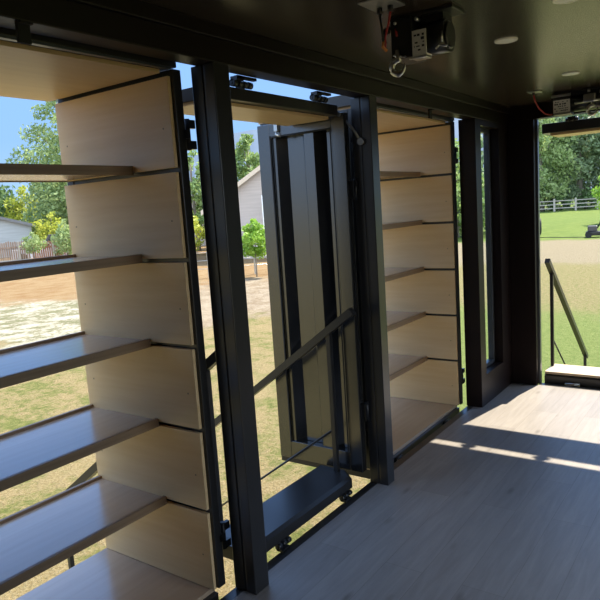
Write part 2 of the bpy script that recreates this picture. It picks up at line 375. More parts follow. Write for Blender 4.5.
# ------------------------------------------------------------------ fold-out shelf bays
JZ = [0.018, 0.392, 0.757, 1.122, 1.487, 1.852, 2.218]
def hinge(mb, x, y, z, h=0.125):      # three-knuckle block hinge between leaf and jamb
    mb.cyl((x, y, z - h / 2), (x, y, z + h / 2), 0.011, seg=10)
    for k in (-1, 0, 1):
        zz = z + k * h / 3
        if k == 0: mb.box(x - 0.038, x, y - 0.012, y + 0.006, zz - h / 6 + 0.004, zz + h / 6 - 0.004)
        else: mb.box(x, x + 0.034, y - 0.012, y + 0.006, zz - h / 6 + 0.004, zz + h / 6 - 0.004)
    return mb
def side_panel(label, loc, mirror=False):
    D = 0.70 if mirror else 0.748; T = 2.215 if mirror else 2.239
    """leaf standing square to the wall; origin at hinge edge, plywood face towards -x (or +x when mirrored)"""
    s = -1 if mirror else 1
    t = thing('fold_out_panel', label, 'panel', loc)
    def bx(mb, x0, x1, *r, **k):
        a, b = sorted((x0 * s, x1 * s)); return mb.box(a, b, *r, **k)
    fr = MB()
    bx(fr, 0.018, 0.062, -0.012, 0.05, 0.027, T, bv=0.003); bx(fr, 0.018, 0.062, D - 0.048, D, 0.027, T, bv=0.003)
    bx(fr, 0.018, 0.062, 0.05, D - 0.048, 0.027, 0.08, bv=0.003); bx(fr, 0.018, 0.062, 0.05, D - 0.048, 2.162, T, bv=0.003)
    bx(fr, 0.022, 0.050, 0.05, D - 0.048, 0.08, 2.162)
    fr.build('steel_frame', STEEL, t)
    for i in range(6):
        p = MB(); z0 = JZ[i] + 0.006; z1 = JZ[i + 1] - (0.012 if i < 5 else 0.006)
        bx(p, 0.0, 0.017, 0.003, D, z0, z1, bv=0.0015)
        bd = p.build('plywood_board', PLY, t)
        for yy in (0.05, D - 0.058):
            zz = (z0 + z1) / 2 - 0.02; MB().cyl((-0.0008 * s, yy, zz), (0.002 * s, yy, zz), 0.004, seg=10).build('screw', EDGE, bd)
    for z in (1.99, 0.245):
        hm = MB(); hinge(hm, 0.085 if not mirror else 0.085, 0.0, z)
        if mirror: hm.v = [(-q[0], q[1], q[2]) for q in hm.v]
        hm.build('hinge', PLASTIC, t)
    return t
def shelf_proto(L, label, loc):
    """origin: right front bottom corner; runs to -x by L; y 0..0.48"""
    t = thing('display_shelf', label, 'shelf', loc)
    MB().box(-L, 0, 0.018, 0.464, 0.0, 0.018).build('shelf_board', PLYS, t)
    f = MB().box(-L, 0, 0.0, 0.018, -0.012, 0.026, 0.0015).build('front_lip', EDGE, t)
    MB().box(-L, 0, 0.464, 0.482, -0.004, 0.032, 0.0015).build('back_lip', EDGE, t)
    return t
def awning(name, label, xa, xb, z, yin, yout, mat=PLYH, drop=0.035, inset=0.012):
    """flap hinged under the header, standing out level; z = plywood underside"""
    t = thing(name, label, 'awning', (xa, yin, z)); L = xb - xa; D = yout - yin
    zs = drop
    f = MB().box(0, L, 0, 0.05, 0.016, zs + 0.05, 0.003).box(0, L, D - 0.05, D, 0.016, zs + 0.05, 0.003)
    f.box(0, 0.05, 0.05, D - 0.05, 0.016, zs + 0.05).box(L - 0.05, L, 0.05, D - 0.05, 0.016, zs + 0.05).box(0.05, L - 0.05, 0.05, D - 0.05, zs + 0.02, zs + 0.045)
    f.build('steel_frame', STEEL, t)
    MB().box(inset, L - inset, 0.055, D, 0.0, 0.016, 0.0015).build('plywood_lining', mat, t)
    return t
def bay(xl, xr, where, nshelf, shelfword):
    """opening between posts xl..xr"""
    pr = xr - 0.092; pl = xl + 0.092
    side_panel('plywood-lined fold-out door panel at the far right end of the %s' % where, (pr, 0.16, 0))
    side_panel('plywood-lined fold-out door panel closing the near left end of the %s' % where, (pl, 0.16, 0), True)
    a = awning('awning_flap', 'wide raised flap with plywood underside roofing the %s' % where, pl - 0.03, pr + 0.03, 2.225, 0.135, 0.93, drop=0.03, inset=0.04)
    MB().box(0.034, pr - pl + 0.026, -0.026, -0.004, 0.035, 0.075).build('hinge_strip', RUBBER, a)
    MB().box(0.034, pr - pl + 0.026, -0.004, 0.018, 0.006, 0.0155, 0.001).build('edge_seal', FRAMEG, a)
    # lowered bottom flap, plywood top
    c = thing('counter_flap', 'lowered bottom flap with plywood top forming the lowest deck of the %s' % where, 'flap', (pl - 0.03, 0.165, 0.0))
    L = pr - pl + 0.06
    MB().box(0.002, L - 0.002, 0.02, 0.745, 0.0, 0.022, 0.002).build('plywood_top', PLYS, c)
    MB().box(0.002, L - 0.002, 0.0, 0.745, -0.06, -0.001, 0.003).build('steel_frame', STEEL, c)
    for x in (0.3, L - 0.3):
        MB().cyl((x - 0.05, -0.012, -0.02), (x + 0.05, -0.012, -0.02), 0.011).box(x - 0.05, x + 0.05, -0.036, 0.0, -0.034, -0.024).build('hinge', PLASTIC, c)
    tops = [1.887, 1.514, 1.142, 0.778, 0.410]
    words = ['topmost', 'second from the top', 'middle', 'second from the bottom', 'lowest']
    first = None
    for w_, z in zip(words, tops):
        lab = 'plywood shelf with brown lips, %s in the %s' % (w_, where)
        loc = (pr, 0.414, z - 0.026)
        if first is None:
            first = shelf_proto(pr - pl, lab, loc); first['group'] = 'shelves of the ' + where
        else: dup(first, loc, lab)
bay(0.40, 1.932, 'nearest shelf bay', 5, '')
bay(3.258, 4.79, 'far shelf bay', 5, '')
# short black straps hanging from the header over the shelf bays
for x, word in ((1.148, 'nearest shelf bay'), (4.03, 'far shelf bay')):
    o = MB().box(-0.021, 0.021, 0.018, 0.030, -0.058, 0.0, 0.002).box(-0.021, 0.021, 0.0, 0.03, -0.006, 0.0, 0.001).build('latch_strap', RUBBER, None, (x, 0.0, HB))
    tag(o, 'small black strap hanging from the header of the ' + word, 'strap')

# ------------------------------------------------------------------ the doorway bay
aw = awning('awning_flap', 'short raised flap with plywood underside over the doorway bay', 2.075, 3.085, 2.140, 0.150, 0.49, drop=0.02)
for x in (0.18, 0.80):
    hm = MB()
    for k in (-1.5, -0.5, 0.5, 1.5): hm.cyl((x + k * 0.034 - 0.014, -0.018, 0.082), (x + k * 0.034 + 0.014, -0.018, 0.082), 0.016, seg=12)
    hm.cyl((x - 0.068, -0.018, 0.082), (x + 0.068, -0.018, 0.082), 0.006, seg=8)
    hm.box(x - 0.065, x - 0.02, -0.05, -0.012, 0.09, 0.108).box(x + 0.004, x + 0.03, -0.012, 0.02, 0.066, 0.080)
    hm.box(x - 0.06, x + 0.07, -0.05, -0.03, 0.098, 0.110)
    hm.build('hinge', PLASTIC, aw)
st = MB().tube([(1.045 - 0.005, 0.005, 0.02), (1.075, -0.055, -0.065), (1.092, -0.085, -0.128)], 0.008)
st.cyl((1.08, -0.09, -0.131), (1.097, -0.09, -0.131), 0.02, seg=14)
st.cyl((1.02, 0.005, 0.022), (1.05, 0.005, 0.022), 0.012, seg=12)
stay = st.build('support_stay', ROD, aw)

# corrugated door leaf standing out square at post B
dr = thing('corrugated_door', 'dark corrugated steel door swung open outside the doorway bay', 'door', (3.10, 0.125, 0.0))
DZ0, DZ1, DW = 0.085, 2.172, 0.612
f = MB().box(0, 0.05, DW - 0.09, DW, DZ0, DZ1, 0.003).box(0, 0.05, 0.0, 0.085, DZ0, DZ1, 0.003)
f.box(0, 0.05, 0.085, DW - 0.09, DZ0, DZ0 + 0.115, 0.003).box(0, 0.05, 0.085, DW - 0.09, DZ1 - 0.075, DZ1, 0.003)
f.build('door_frame', DOORP, dr)
# corrugated sheet: profile in (y, x)
prof = [(0.085, 0.014), (0.092, 0.014), (0.104, 0.056), (0.152, 0.056), (0.216, 0.012), (0.281, 0.012), (0.318, 0.056), (0.430, 0.056), (0.486, 0.012), (DW - 0.091, 0.012)]
cs = MB()
for (ya, xa), (yb, xb) in zip(prof[:-1], prof[1:]):
    if yb - ya < 1e-4: continue
    cs.quad((xa, ya, DZ0 + 0.11), (xb, yb, DZ0 + 0.11), (xb, yb, DZ1 - 0.07), (xa, ya, DZ1 - 0.07))
    cs.quad((xa + 0.003, ya, DZ0 + 0.11), (xb + 0.003, yb, DZ0 + 0.11), (xb + 0.003, yb, DZ1 - 0.07), (xa + 0.003, ya, DZ1 - 0.07))
cs.build('corrugated_sheet', DOORP, dr)
MB().box(-0.004, 0.001, 0.088, 0.094, DZ0 + 0.11, DZ1 - 0.07).box(-0.004, 0.001, DW - 0.098, DW - 0.090, DZ0 + 0.11, DZ1 - 0.07).box(-0.004, 0.001, 0.09, DW - 0.094, DZ1 - 0.082, DZ1 - 0.074).build('rubber_seal', RUBBER, dr)
l = MB().box(-0.02, 0.0, DW - 0.165, DW - 0.14, DZ1 - 0.05, DZ1 - 0.005, 0.002).tube([(-0.012, DW - 0.152, DZ1 - 0.045), (-0.03, DW - 0.16, DZ1 - 0.07), (-0.022, DW - 0.19, DZ1 - 0.085)], 0.005)
l.build('door_latch', CHROME, dr)
for z in (0.45, 1.75):
    MB().cyl((0.058, -0.018, z - 0.06), (0.058, -0.018, z + 0.06), 0.011).box(0.03, 0.073, -0.022, 0.0, z - 0.05, z + 0.05).build('hinge', PLASTIC, dr)

# step flap in the doorway
sf = thing('step_flap', 'dark lowered flap forming the step outside the doorway bay', 'step', (2.06, 0.145, 0.0))
L = 3.06 - 2.06
tb = bmesh.new()
top_ = [(0.0, 0.015), (L - 0.07, 0.015), (L, 0.085), (L, 0.255), (0.0, 0.255)]
low_ = [(0.0, 0.0), (L - 0.055, 0.0), (L + 0.015, 0.075), (L + 0.015, 0.255), (0.0, 0.255)]
rings = [[tb.verts.new((x, y, z)) for x, y in q] for q, z in ((low_, 0.03), (low_, 0.082), (top_, 0.10))]
tb.faces.new(rings[0][::-1]); tb.faces.new(rings[2])
for a, b in ((0, 1), (1, 2)):
    for k in range(5): tb.faces.new((rings[a][k], rings[a][(k + 1) % 5], rings[b][(k + 1) % 5], rings[b][k]))
tm_ = MB(); tm_.add(tb); tm_.build('tread', STEEL, sf)
for x in (0.26, 0.86):
    hm = MB()
    for k in (-1, 0, 1): hm.cyl((x + k * 0.036 - 0.014, -0.006, 0.018), (x + k * 0.036 + 0.014, -0.006, 0.018), 0.015, seg=12)
    hm.cyl((x - 0.055, -0.006, 0.018), (x + 0.055, -0.006, 0.018), 0.006, seg=8).box(x - 0.05, x + 0.01, -0.036, 0.0, 0.0, 0.012).box(x - 0.01, x + 0.05, -0.006, 0.03, 0.018, 0.032)
    hm.build('hinge', PLASTIC, sf)

def handrail(label, p0, u, base_z, length, slope, post_at, far_at, ground=-1.0):
    """stair handrail: starts at p0 (top end), runs along unit horizontal u and falls by slope"""
    u = Vector((u[0], u[1], 0)); P = lambda s, dz=0.0: Vector((s * u.x, s * u.y, -slope * s + dz))
    t = thing('stair_handrail', label, 'handrail', p0)
    MB().bar(P(0), P(length), 0.042, 0.042).build('rail', STEEL, t)
    a = P(post_at, -0.02); MB().box(a.x - 0.014, a.x + 0.014, a.y - 0.014, a.y + 0.014, base_z - p0[2], a.z, 0.002).build('post', STEEL, t)
    a = P(far_at, -0.02); MB().box(a.x - 0.014, a.x + 0.014, a.y - 0.014, a.y + 0.014, ground - p0[2], a.z, 0.002).build('post', STEEL, t)
    c0 = P(post_at); c0.z = base_z - p0[2] + 0.26
    c1 = P(far_at); c1.z = c0.z - slope * (far_at - post_at)
    MB().tube([c0, (c0 + c1) / 2, c1], 0.007, 8).build('lower_rod', STEEL, t)
    return t
handrail('black sloping stair handrail in front of the corrugated door', (3.03, 0.095, 1.077), (0, 1), 0.1005, 1.56, 0.722, 0.168, 1.52)
handrail('black stair handrail showing through the gap left of the nearest post', (2.09, 0.14, 1.105), (0, 1), 0.1005, 1.56, 0.722, 0.20, 1.50)

# ------------------------------------------------------------------ end opening: awning, step flap, handrail
ea = thing('awning_flap', 'raised flap with plywood underside over the end doorway', 'awning', (5.70, -1.86, 2.132))
EW = 1.86 - 0.245
MB().box(0.0, 0.05, 0, EW, 0.022, 0.100, 0.003).box(0.25, 0.30, 0, EW, 0.022, 0.075, 0.003).box(0.05, 0.25, 0, 0.05, 0.022, 0.075).box(0.05, 0.25, EW - 0.05, EW, 0.022, 0.075).box(0.05, 0.25, 0.05, EW - 0.05, 0.05, 0.07).build('steel_frame', STEEL, ea)
MB().box(0.03, 0.30, 0.06, EW - 0.06, 0.0, 0.022, 0.002).build('plywood_lining', PLYH, ea)
for y in (0.10, 0.89, 1.37):
    hm = MB()
    for k in (-1, 0, 1): hm.cyl((-0.02, y + k * 0.036 - 0.014, 0.108), (-0.02, y + k * 0.036 + 0.014, 0.108), 0.016, seg=12)
    hm.cyl((-0.02, y - 0.05, 0.108), (-0.02, y + 0.05, 0.108), 0.006, seg=8)
    hm.box(-0.045, -0.02, y - 0.03, y + 0.03, 0.112, 0.130).box(-0.025, 0.03, y - 0.03, y + 0.03, 0.094, 0.106)
    hm.build('hinge', PLASTIC, ea)
ef = thing('step_flap', 'lowered flap with pale plank top outside the end doorway', 'step', (5.69, -1.86, 0.0))
MB().prism([(0.0, -0.03), (0.28, -0.03), (0.28, 0.078), (0.02, 0.078), (0.0, 0.06)], 'y', 0.0, EW).build('steel_frame', STEEL, ef)
MB().box(-0.004, 0.285, 0.0, EW - 0.005, 0.0785, 0.100, 0.002).build('plank_top', TAN, ef)
for y in (0.3, 1.38):
    MB().cyl((-0.014, y - 0.06, 0.006), (-0.014, y + 0.06, 0.006), 0.012).box(-0.035, 0.0, y - 0.05, y + 0.05, -0.006, 0.004).build('hinge', CHROME, ef)
handrail('grey sloping stair handrail outside the end doorway', (5.76, -0.262, 1.075), (1, 0), 0.1, 1.56, 0.78, 0.14, 1.50)

# ------------------------------------------------------------------ ceiling fittings
for i, (x, y, lab) in enumerate(((3.182, -0.745, 'round ceiling downlight beside the nearer winch'), (4.397, -0.766, 'round ceiling downlight nearest the end doorway'),
                  (2.72, -1.125, 'ceiling downlight cut by the top edge of the photo'))):
    t = thing('ceiling_downlight', lab, 'downlight', (x, y, H), group='ceiling downlights')
    rm = MB(); seg = 32; rin = 0.040
    for k in range(seg):
        a0 = 2 * math.pi * k / seg; a1 = 2 * math.pi * (k + 1) / seg
        q = lambda r, a, z: (r * math.cos(a), r * math.sin(a), z)
        rm.quad(q(0.054, a0, 0), q(0.054, a1, 0), q(0.052, a1, -0.006), q(0.052, a0, -0.006))
        rm.quad(q(0.052, a0, -0.006), q(0.052, a1, -0.006), q(rin, a1, -0.004), q(rin, a0, -0.004))
    rm.build('trim_ring', LENS, t)
    MB().cyl((0, 0, -0.004), (0, 0, 0.0), 0.0405, seg=32).build('lens', WHITE, t)

def hook(mb, x, y, z, s=1.0):
    pts = []
    for k in range(15):
        a = math.radians(100 - 305 * k / 14); pts.append((x + 0.0, y + 0.028 * s * math.cos(a), z - 0.045 * s + 0.028 * s * math.sin(a)))
    mb.tube([(x, y, z + 0.02 * s), (x, y, z - 0.010 * s)] + pts, [0.009 * s, 0.011 * s] + [0.012 * s] * 10 + [0.008 * s, 0.007 * s, 0.006 * s, 0.004 * s, 0.003 * s], 10)
    return mb
def scribble(x, y0, y1, z0, z1, seed):
    r = random.Random(seed); mb = MB(); n = 5
    for i in range(n):
        zc = z1 - (z1 - z0) * (i + 0.8) / (n + 0.6); y = y0 + (y1 - y0) * 0.12
        while y < y0 + (y1 - y0) * 0.88:
            wd = r.uniform(0.006, 0.016); h = r.choice((0.004, 0.006, 0.008)) if i != 1 else 0.010
            if r.random() < 0.75: mb.box(x - 0.0006, x, y, min(y + wd, y1 - 0.006), zc - h / 2, zc + h / 2)
            y += wd + r.uniform(0.003, 0.010)
    return mb
# winch 1, close
wn = thing('electric_winch', 'black electric winch with white label on the ceiling above the corrugated door', 'winch', (2.46, -0.52, H))
MB().box(-0.03, 0.10, -0.26, 0.01, -0.012, 0.0, 0.002).build('mounting_plate', STEEL, wn)
MB().cyl((0.045, -0.075, -0.092), (0.045, -0.215, -0.092), 0.064, seg=28).cyl((0.045, -0.215, -0.092), (0.045, -0.223, -0.092), 0.055, 0.046, seg=28).box(0.0, 0.09, -0.21, -0.08, -0.04, -0.012).build('motor', PLASTIC, wn)
MB().box(-0.05, 0.09, -0.098, -0.008, -0.165, -0.012, 0.006).build('control_box', PLASTIC, wn)
lp = MB().box(-0.052, -0.049, -0.160, -0.101, -0.168, -0.072).box(-0.049, 0.0, -0.160, -0.102, -0.168, -0.162).build('label_plate', WHITE, wn)
scribble(-0.052, -0.158, -0.103, -0.158, -0.08, 3).build('label_print', INK, lp)
MB().cyl((-0.045, -0.085, -0.172), (-0.045, -0.155, -0.174), 0.005).box(-0.055, -0.0, -0.160, -0.095, -0.177, -0.1685, 0.002).build('limit_lever', CHROME, wn)
MB().tube([(-0.02, -0.185, -0.148), (-0.03, -0.205, -0.140), (-0.028, -0.235, -0.148)], 0.004).tube([(-0.03, -0.215, -0.09), (-0.035, -0.218, -0.11), (-0.03, -0.215, -0.13)], 0.004).build('motor_clip', CHROME, wn)
MB().cyl((-0.02, -0.03, -0.028), (-0.055, -0.03, -0.028), 0.006).build('bolt', CHROME, wn)
MB().cyl((-0.02, -0.12, -0.03), (-0.055, -0.12, -0.03), 0.007).build('bolt', CHROME, wn)
kn = MB()
for k in range(6): kn.cyl((-0.062, 0.012 + 0.006 * math.cos(k), -0.055 + 0.012 * math.sin(k * 1.05)), (-0.045, -0.005, -0.055 + 0.004 * k), 0.006, seg=8)
kn.build('wire_bundle', RUBBER, wn)
MB().tube([(-0.05, -0.03, -0.05), (-0.056, -0.036, -0.06), (-0.05, -0.036, -0.078)], 0.004).build('red_lead', REDW, wn)
MB().tube([(-0.052, -0.02, -0.148), (-0.05, -0.06, -0.160), (-0.04, -0.09, -0.158)], 0.004).build('hook_shackle', CHROME, wn)
hk = MB(); hook(hk, -0.05, -0.036, -0.150, 1.0); hk.build('hook', CHROME, wn)
# ceiling plates with leads
pw = thing('electrical_plate', 'pale metal wiring plate with red and black leads beside the nearer winch', 'electrical plate', (2.225, -0.59, H))
MB().box(-0.075, 0.075, -0.06, 0.06, -0.006, 0.0, 0.002).build('cover_plate', GALV, pw)
MB().cyl((0.03, 0.025, -0.006), (0.03, 0.025, -0.028), 0.011).build('cable_gland', PLASTIC, pw)
MB().cyl((0.03, -0.02, -0.006), (0.03, -0.02, -0.028), 0.011).build('cable_gland', PLASTIC, pw)
MB().tube([(0.03, 0.025, -0.025), (0.05, 0.03, -0.07), (0.07, 0.036, -0.115), (0.09, 0.038, -0.125)], 0.0045).build('black_lead', RUBBER, pw)
MB().tube([(0.03, -0.02, -0.025), (0.05, 0.0, -0.06), (0.07, 0.026, -0.100), (0.085, 0.036, -0.135)], 0.004).build('red_lead', REDW, pw)
MB().tube([(0.072, 0.036, -0.112), (0.072, 0.040, -0.135), (0.085, 0.030, -0.150)], 0.006).build('connector', COPPER, pw)
MB().tube([(0.085, 0.034, -0.118), (0.13, 0.06, -0.10), (0.17, 0.082, -0.075)], 0.006).build('loom', RUBBER, pw)
# winch 2, over the end doorway
w2 = thing('electric_winch', 'black electric winch with white label and steel hook over the end doorway', 'winch', (5.12, -0.47, H))
MB().box(0.0, 0.12, -0.42, 0.0, -0.012, 0.0, 0.002).build('mounting_plate', STEEL, w2)
MB().box(0.0, 0.11, -0.132, -0.008, -0.165, -0.012, 0.006).build('control_box', PLASTIC, w2)
MB().cyl((0.055, -0.13, -0.09), (0.055, -0.40, -0.09), 0.062, seg=24).box(0.01, 0.10, -0.40, -0.135, -0.04, -0.012).build('motor', PLASTIC, w2)
lp = MB().box(-0.003, 0.0, -0.130, -0.012, -0.150, -0.058).build('label_plate', WHITE, w2)
scribble(-0.003, -0.128, -0.014, -0.148, -0.06, 8).build('label_print', INK, lp)
MB().box(-0.012, 0.0, -0.135, -0.014, -0.166, -0.154, 0.002).box(-0.01, 0.0, -0.20, -0.16, -0.104, -0.088, 0.002).build('limit_lever', CHROME, w2)
MB().box(-0.02, 0.0, -0.135, 0.0, -0.036, -0.020, 0.002).build('top_bracket', GALV, w2)
MB().box(-0.03, 0.01, -0.305, -0.225, -0.095, -0.045, 0.004).cyl((-0.02, -0.17, -0.10), (-0.02, -0.37, -0.093), 0.009).build('cable_drum', CHROME, w2)
for y, z in ((-0.26, -0.012), (-0.34, -0.03), (-0.37, -0.055)): MB().cyl((-0.01, y, z), (-0.012, y, z - 0.02), 0.010).build('bolt', CHROME, w2)
hk = MB(); hook(hk, -0.015, -0.285, -0.108, 1.15); hk.build('hook', CHROME, w2)
p2 = thing('electrical_plate', 'small metal wiring plate with a looping red lead by the end doorway', 'electrical plate', (4.92, -0.405, H))
MB().box(-0.05, 0.05, -0.045, 0.045, -0.006, 0.0, 0.002).build('cover_plate', GALV, p2)
MB().cyl((0.0, 0.01, -0.006), (0.0, 0.01, -0.022), 0.010).build('cable_gland', PLASTIC, p2)
MB().tube([(0.0, 0.01, -0.02), (0.04, 0.012, -0.06), (0.10, 0.0, -0.110), (0.15, -0.03, -0.148), (0.185, -0.055, -0.155), (0.196, -0.07, -0.155)], 0.005).build('red_lead', REDW, p2)

# ------------------------------------------------------------------ trees, shrubs
def foliage(blobs, n, size, rnd):
    mb = MB(); tot = sum(b[3] * b[4] for b in blobs)
    for (bx, by, bz, rx, rz) in blobs:
        k = int(n * rx * rz / tot)
        for _ in range(k):
            d = Vector((rnd.gauss(0, 1), rnd.gauss(0, 1), rnd.gauss(0, 1))).normalized() * (rnd.random() ** 0.38)
            jit = 1 + 0.25 * noise.noise(Vector((bx + d.x * 2.2, by + d.y * 2.2, bz + d.z * 2.2)))
            c = Vector((bx + d.x * rx * jit, by + d.y * rx * jit, bz + d.z * rz * jit))
            a = Vector((rnd.gauss(0, 1), rnd.gauss(0, 1), rnd.gauss(0, 1))).normalized()
            b = a.cross(Vector((rnd.gauss(0, 1), rnd.gauss(0, 1), rnd.gauss(0, 1)))).normalized()
            s = size * rnd.uniform(0.6, 1.3)
            mb.quad(tuple(c - a * s), tuple(c + b * s * 0.5), tuple(c + a * s), tuple(c - b * s * 0.5))
    return mb
def tree(name, label, cat, x, y, h, rad, mat, n=3500, leaf=0.16, trunk=0.16, clear=0.25, seed=1, cone=0.0, group=None, nb=14, z0=-1.0):
    r = random.Random(seed)
    t = thing(name, label, cat, (x, y, z0), group=group)
    tm = MB(); lean = r.uniform(-0.04, 0.04) * h
    tm.tube([(0, 0, 0), (lean * 0.4, 0, h * 0.3), (lean, 0, h * 0.62), (lean, 0, h * 0.86)], [trunk, trunk * 0.8, trunk * 0.5, trunk * 0.15], 9)
    blobs = []
    for i in range(nb):
        f = (i + 0.5) / nb; z = h * (clear + (1 - clear) * (f * 0.93 + 0.02))
        env = math.sin(math.pi * min(1, (0.18 + 0.80 * f))) * (1 - cone) + cone * (1.08 - f)
        a = i * 2.4 + r.uniform(-0.4, 0.4); rr = rad * env * r.uniform(0.35, 0.7)
        cx, cy = rr * math.cos(a), rr * math.sin(a); br = max(rad * 0.16, rad * env * r.uniform(0.38, 0.55))
        blobs.append((cx, cy, z, br, br * r.uniform(0.65, 0.9) * min(1.0, (h * (1 - clear)) / (2.2 * rad) + 0.25)))
        if i % 2 == 0 and trunk > 0.05: tm.tube([(lean * f, 0, z * 0.72), (cx * 0.5, cy * 0.5, z * 0.9), (cx, cy, z)], [trunk * 0.35, trunk * 0.25, trunk * 0.08], 6)
    tm.build('trunk', BARK, t)
    foliage(blobs, n, leaf, r).build('crown', mat, t)
    return t
# beyond the picket fence, seen through the nearest shelf bay
tree('birch_tree', 'tall airy light green tree behind the picket fence', 'tree', 41.0, 56.7, 17.9, 6.5, L_PALE, 15000, 0.20, 0.24, 0.12, 11, cone=0.5, nb=22)
tree('yellow_green_shrub', 'yellow-green bush above the grey gabled house', 'bush', 40.9, 64.9, 7.6, 2.9, L_YEL, 2600, 0.20, 0.10, 0.12, 12)
tree('yellow_green_shrub', 'lower yellow-green bush between the grey house and the dark car', 'bush', 35.7, 52.1, 4.1, 2.0, L_YEL, 1800, 0.15, 0.08, 0.08, 13)
tree('broadleaf_tree', 'dark green tree behind the yellow-green bushes', 'tree', 47.47, 67.52, 10.488, 5.741, L_DARK, 3600, 0.32, 0.26, 0.08, 14)
tree('broadleaf_tree', 'dense green tree at the far left behind the grey gabled house', 'tree', 40.3, 70.28, 8.832, 5.078, L_DARK, 3000, 0.32, 0.26, 0.08, 15)
tree('broadleaf_tree', 'mid green tree right of the tall airy tree', 'tree', 43.06, 52.62, 9.936, 4.858, L_BLUE, 3200, 0.28, 0.22, 0.10, 16)
tree('leafy_shrub', 'pale green leafy shrub against the picket fence at the plywood panel', 'bush', 27.6, 38.49, 3.202, 1.27, L_PALE, 1700, 0.11, 0.05, 0.12, 17)
tree('leafy_shrub', 'small sprawling shrub over the picket fence top', 'bush', 25.83, 39.81, 2.429, 0.883, L_PALE, 800, 0.10, 0.05, 0.35, 18)
# seen left of and through the doorway bay
tree('broadleaf_tree', 'green tree glimpsed in the gap left of the nearest post', 'tree', 35.55, 33.19, 7.949, 2.429, L_MID, 2600, 0.2, 0.16, 0.12, 21)
tree('yellow_green_shrub', 'yellow-green bush in the gap left of the nearest post', 'bush', 31.24, 29.55, 3.202, 1.104, L_YEL, 900, 0.13, 0.05, 0.15, 22)
tree('poplar_tree', 'green tree rising behind the gabled beige house', 'tree', 41.07, 32.42, 9.274, 3.7, L_MID, 7500, 0.19, 0.18, 0.10, 23, cone=0.3)
sp = tree('young_sapling', 'young staked sapling with bright leaves in front of the beige house', 'sapling', 20.42, 15.14, 2.45, 0.95, L_LIME, 1500, 0.10, 0.03, 0.36, 24, nb=9)
# hedge of trees beyond the far shelf bay and slit window
for i, (x, y, h, r_, mt, lab) in enumerate(((42.5, 15.2, 6.845, 3.312, L_MID, 'green tree seen in the gap beside the far shelf bay'),
        (47.47, 15.64, 7.728, 3.533, L_BLUE, 'green tree seen through the slit window'))):
    tree('broadleaf_tree', lab, 'tree', x, y, h, r_, mt, 2600, 0.24, 0.2, 0.06, 30 + i)
# tall trees beyond the end lawn
for i, (x, y, h, r_, mt, tr, cl, lab) in enumerate((
        (97.15, 23.92, 18.768, 5.741, L_PALE, 0.42, 0.02, 'pale tree with thick grey trunk beside the end doorway jamb'),
        (103.78, 20.05, 20.976, 6.182, L_BLUE, 0.50, 0.03, 'huge bluish green tree in the middle of the end doorway'),
        (107.09, 13.98, 20.976, 6.624, L_BLUE, 0.5, 0.03, 'huge dark bluish tree behind the bright bush'),
        (114.82, 24.47, 19.872, 6.624, L_BLUE, 0.6, 0.08, 'tall tree in the rear row behind the pale thick-trunked tree'),
        (119.23, 15.64, 22.08, 7.728, L_DARK, 0.6, 0.06, 'tall dark tree in the rear row behind the end lawn'),
        (109.3, 5.7, 19.872, 6.845, L_BLUE, 0.7, 0.12, 'tall bluish tree towards the right of the end lawn'))):
    tree('willow_tree', lab, 'tree', x, y, h, r_, mt, 7500, 0.32, tr, cl, 40 + i, group='tall trees beyond the lawn', nb=18)
for i in range(6):
    tree('understorey_shrub', 'low dark shrub in the shade behind the ranch fence', 'bush', 97.6 + 0.6 * (i % 2), 28.8 - 3.6 * i, 3.2, 1.75, L_DARK, 900, 0.22, 0.06, 0.0, 70 + i, group='shrubs behind the ranch fence', nb=8)
tree('round_bush', 'bright lime green bush on the right of the end lawn', 'bush', 54.6, 7.1, 5.1, 1.95, L_LIME, 5200, 0.13, 0.06, 0.04, 50)

# ------------------------------------------------------------------ houses, fences, vehicles beyond
def house(name, label, loc, rz, wd, dp, eave, peak, wall, roofm, windows=(), extra=None):
    t = thing(name, label, 'house', loc, rz)
    MB().prism([(0, 0), (wd, 0), (wd, eave), (wd / 2, peak), (0, eave)], 'y', 0, dp).build('walls', wall, t)
    o = 0.35; r = MB(); k = (peak - eave) / (wd / 2)
    for sgn in (0, 1):
        pts = [(-o, eave - k * o + 0.02), (wd / 2, peak + 0.02), (wd / 2, peak + 0.20), (-o, eave - k * o + 0.20)]
        if sgn: pts = [(wd - a, b) for a, b in pts]
        r.prism(pts, 'y', -0.3, dp + 0.3)
    rf = r.build('roof', roofm, t)
    fa = MB()
    for sgn in (0, 1):
        pts = [(-o, eave - k * o - 0.05), (wd / 2, peak - 0.05), (wd / 2, peak + 0.22), (-o, eave - k * o + 0.22)]
        if sgn: pts = [(wd - a, b) for a, b in pts]
        fa.prism(pts, 'y', -0.36, -0.30)
    fa.build('fascia', FASCIA if wall is STUCCO else roofm, t)
    for (a, b, c, d) in windows:
        w_ = MB().box(a, b, -0.04, 0.02, c, d).build('window', FASCIA, t)
        MB().box(a + 0.08, b - 0.08, -0.05, -0.03, c + 0.08, d - 0.08).build('pane', GLASSD, w_)
    return t
azi = math.atan2(50.4, 29.8)
house('gabled_house', 'grey house with low gable behind the picket fence', (29.7, 57.26, -1.0), azi - math.pi / 2, 5.96, 5.5, 2.82, 3.75, SIDING, ROOF)
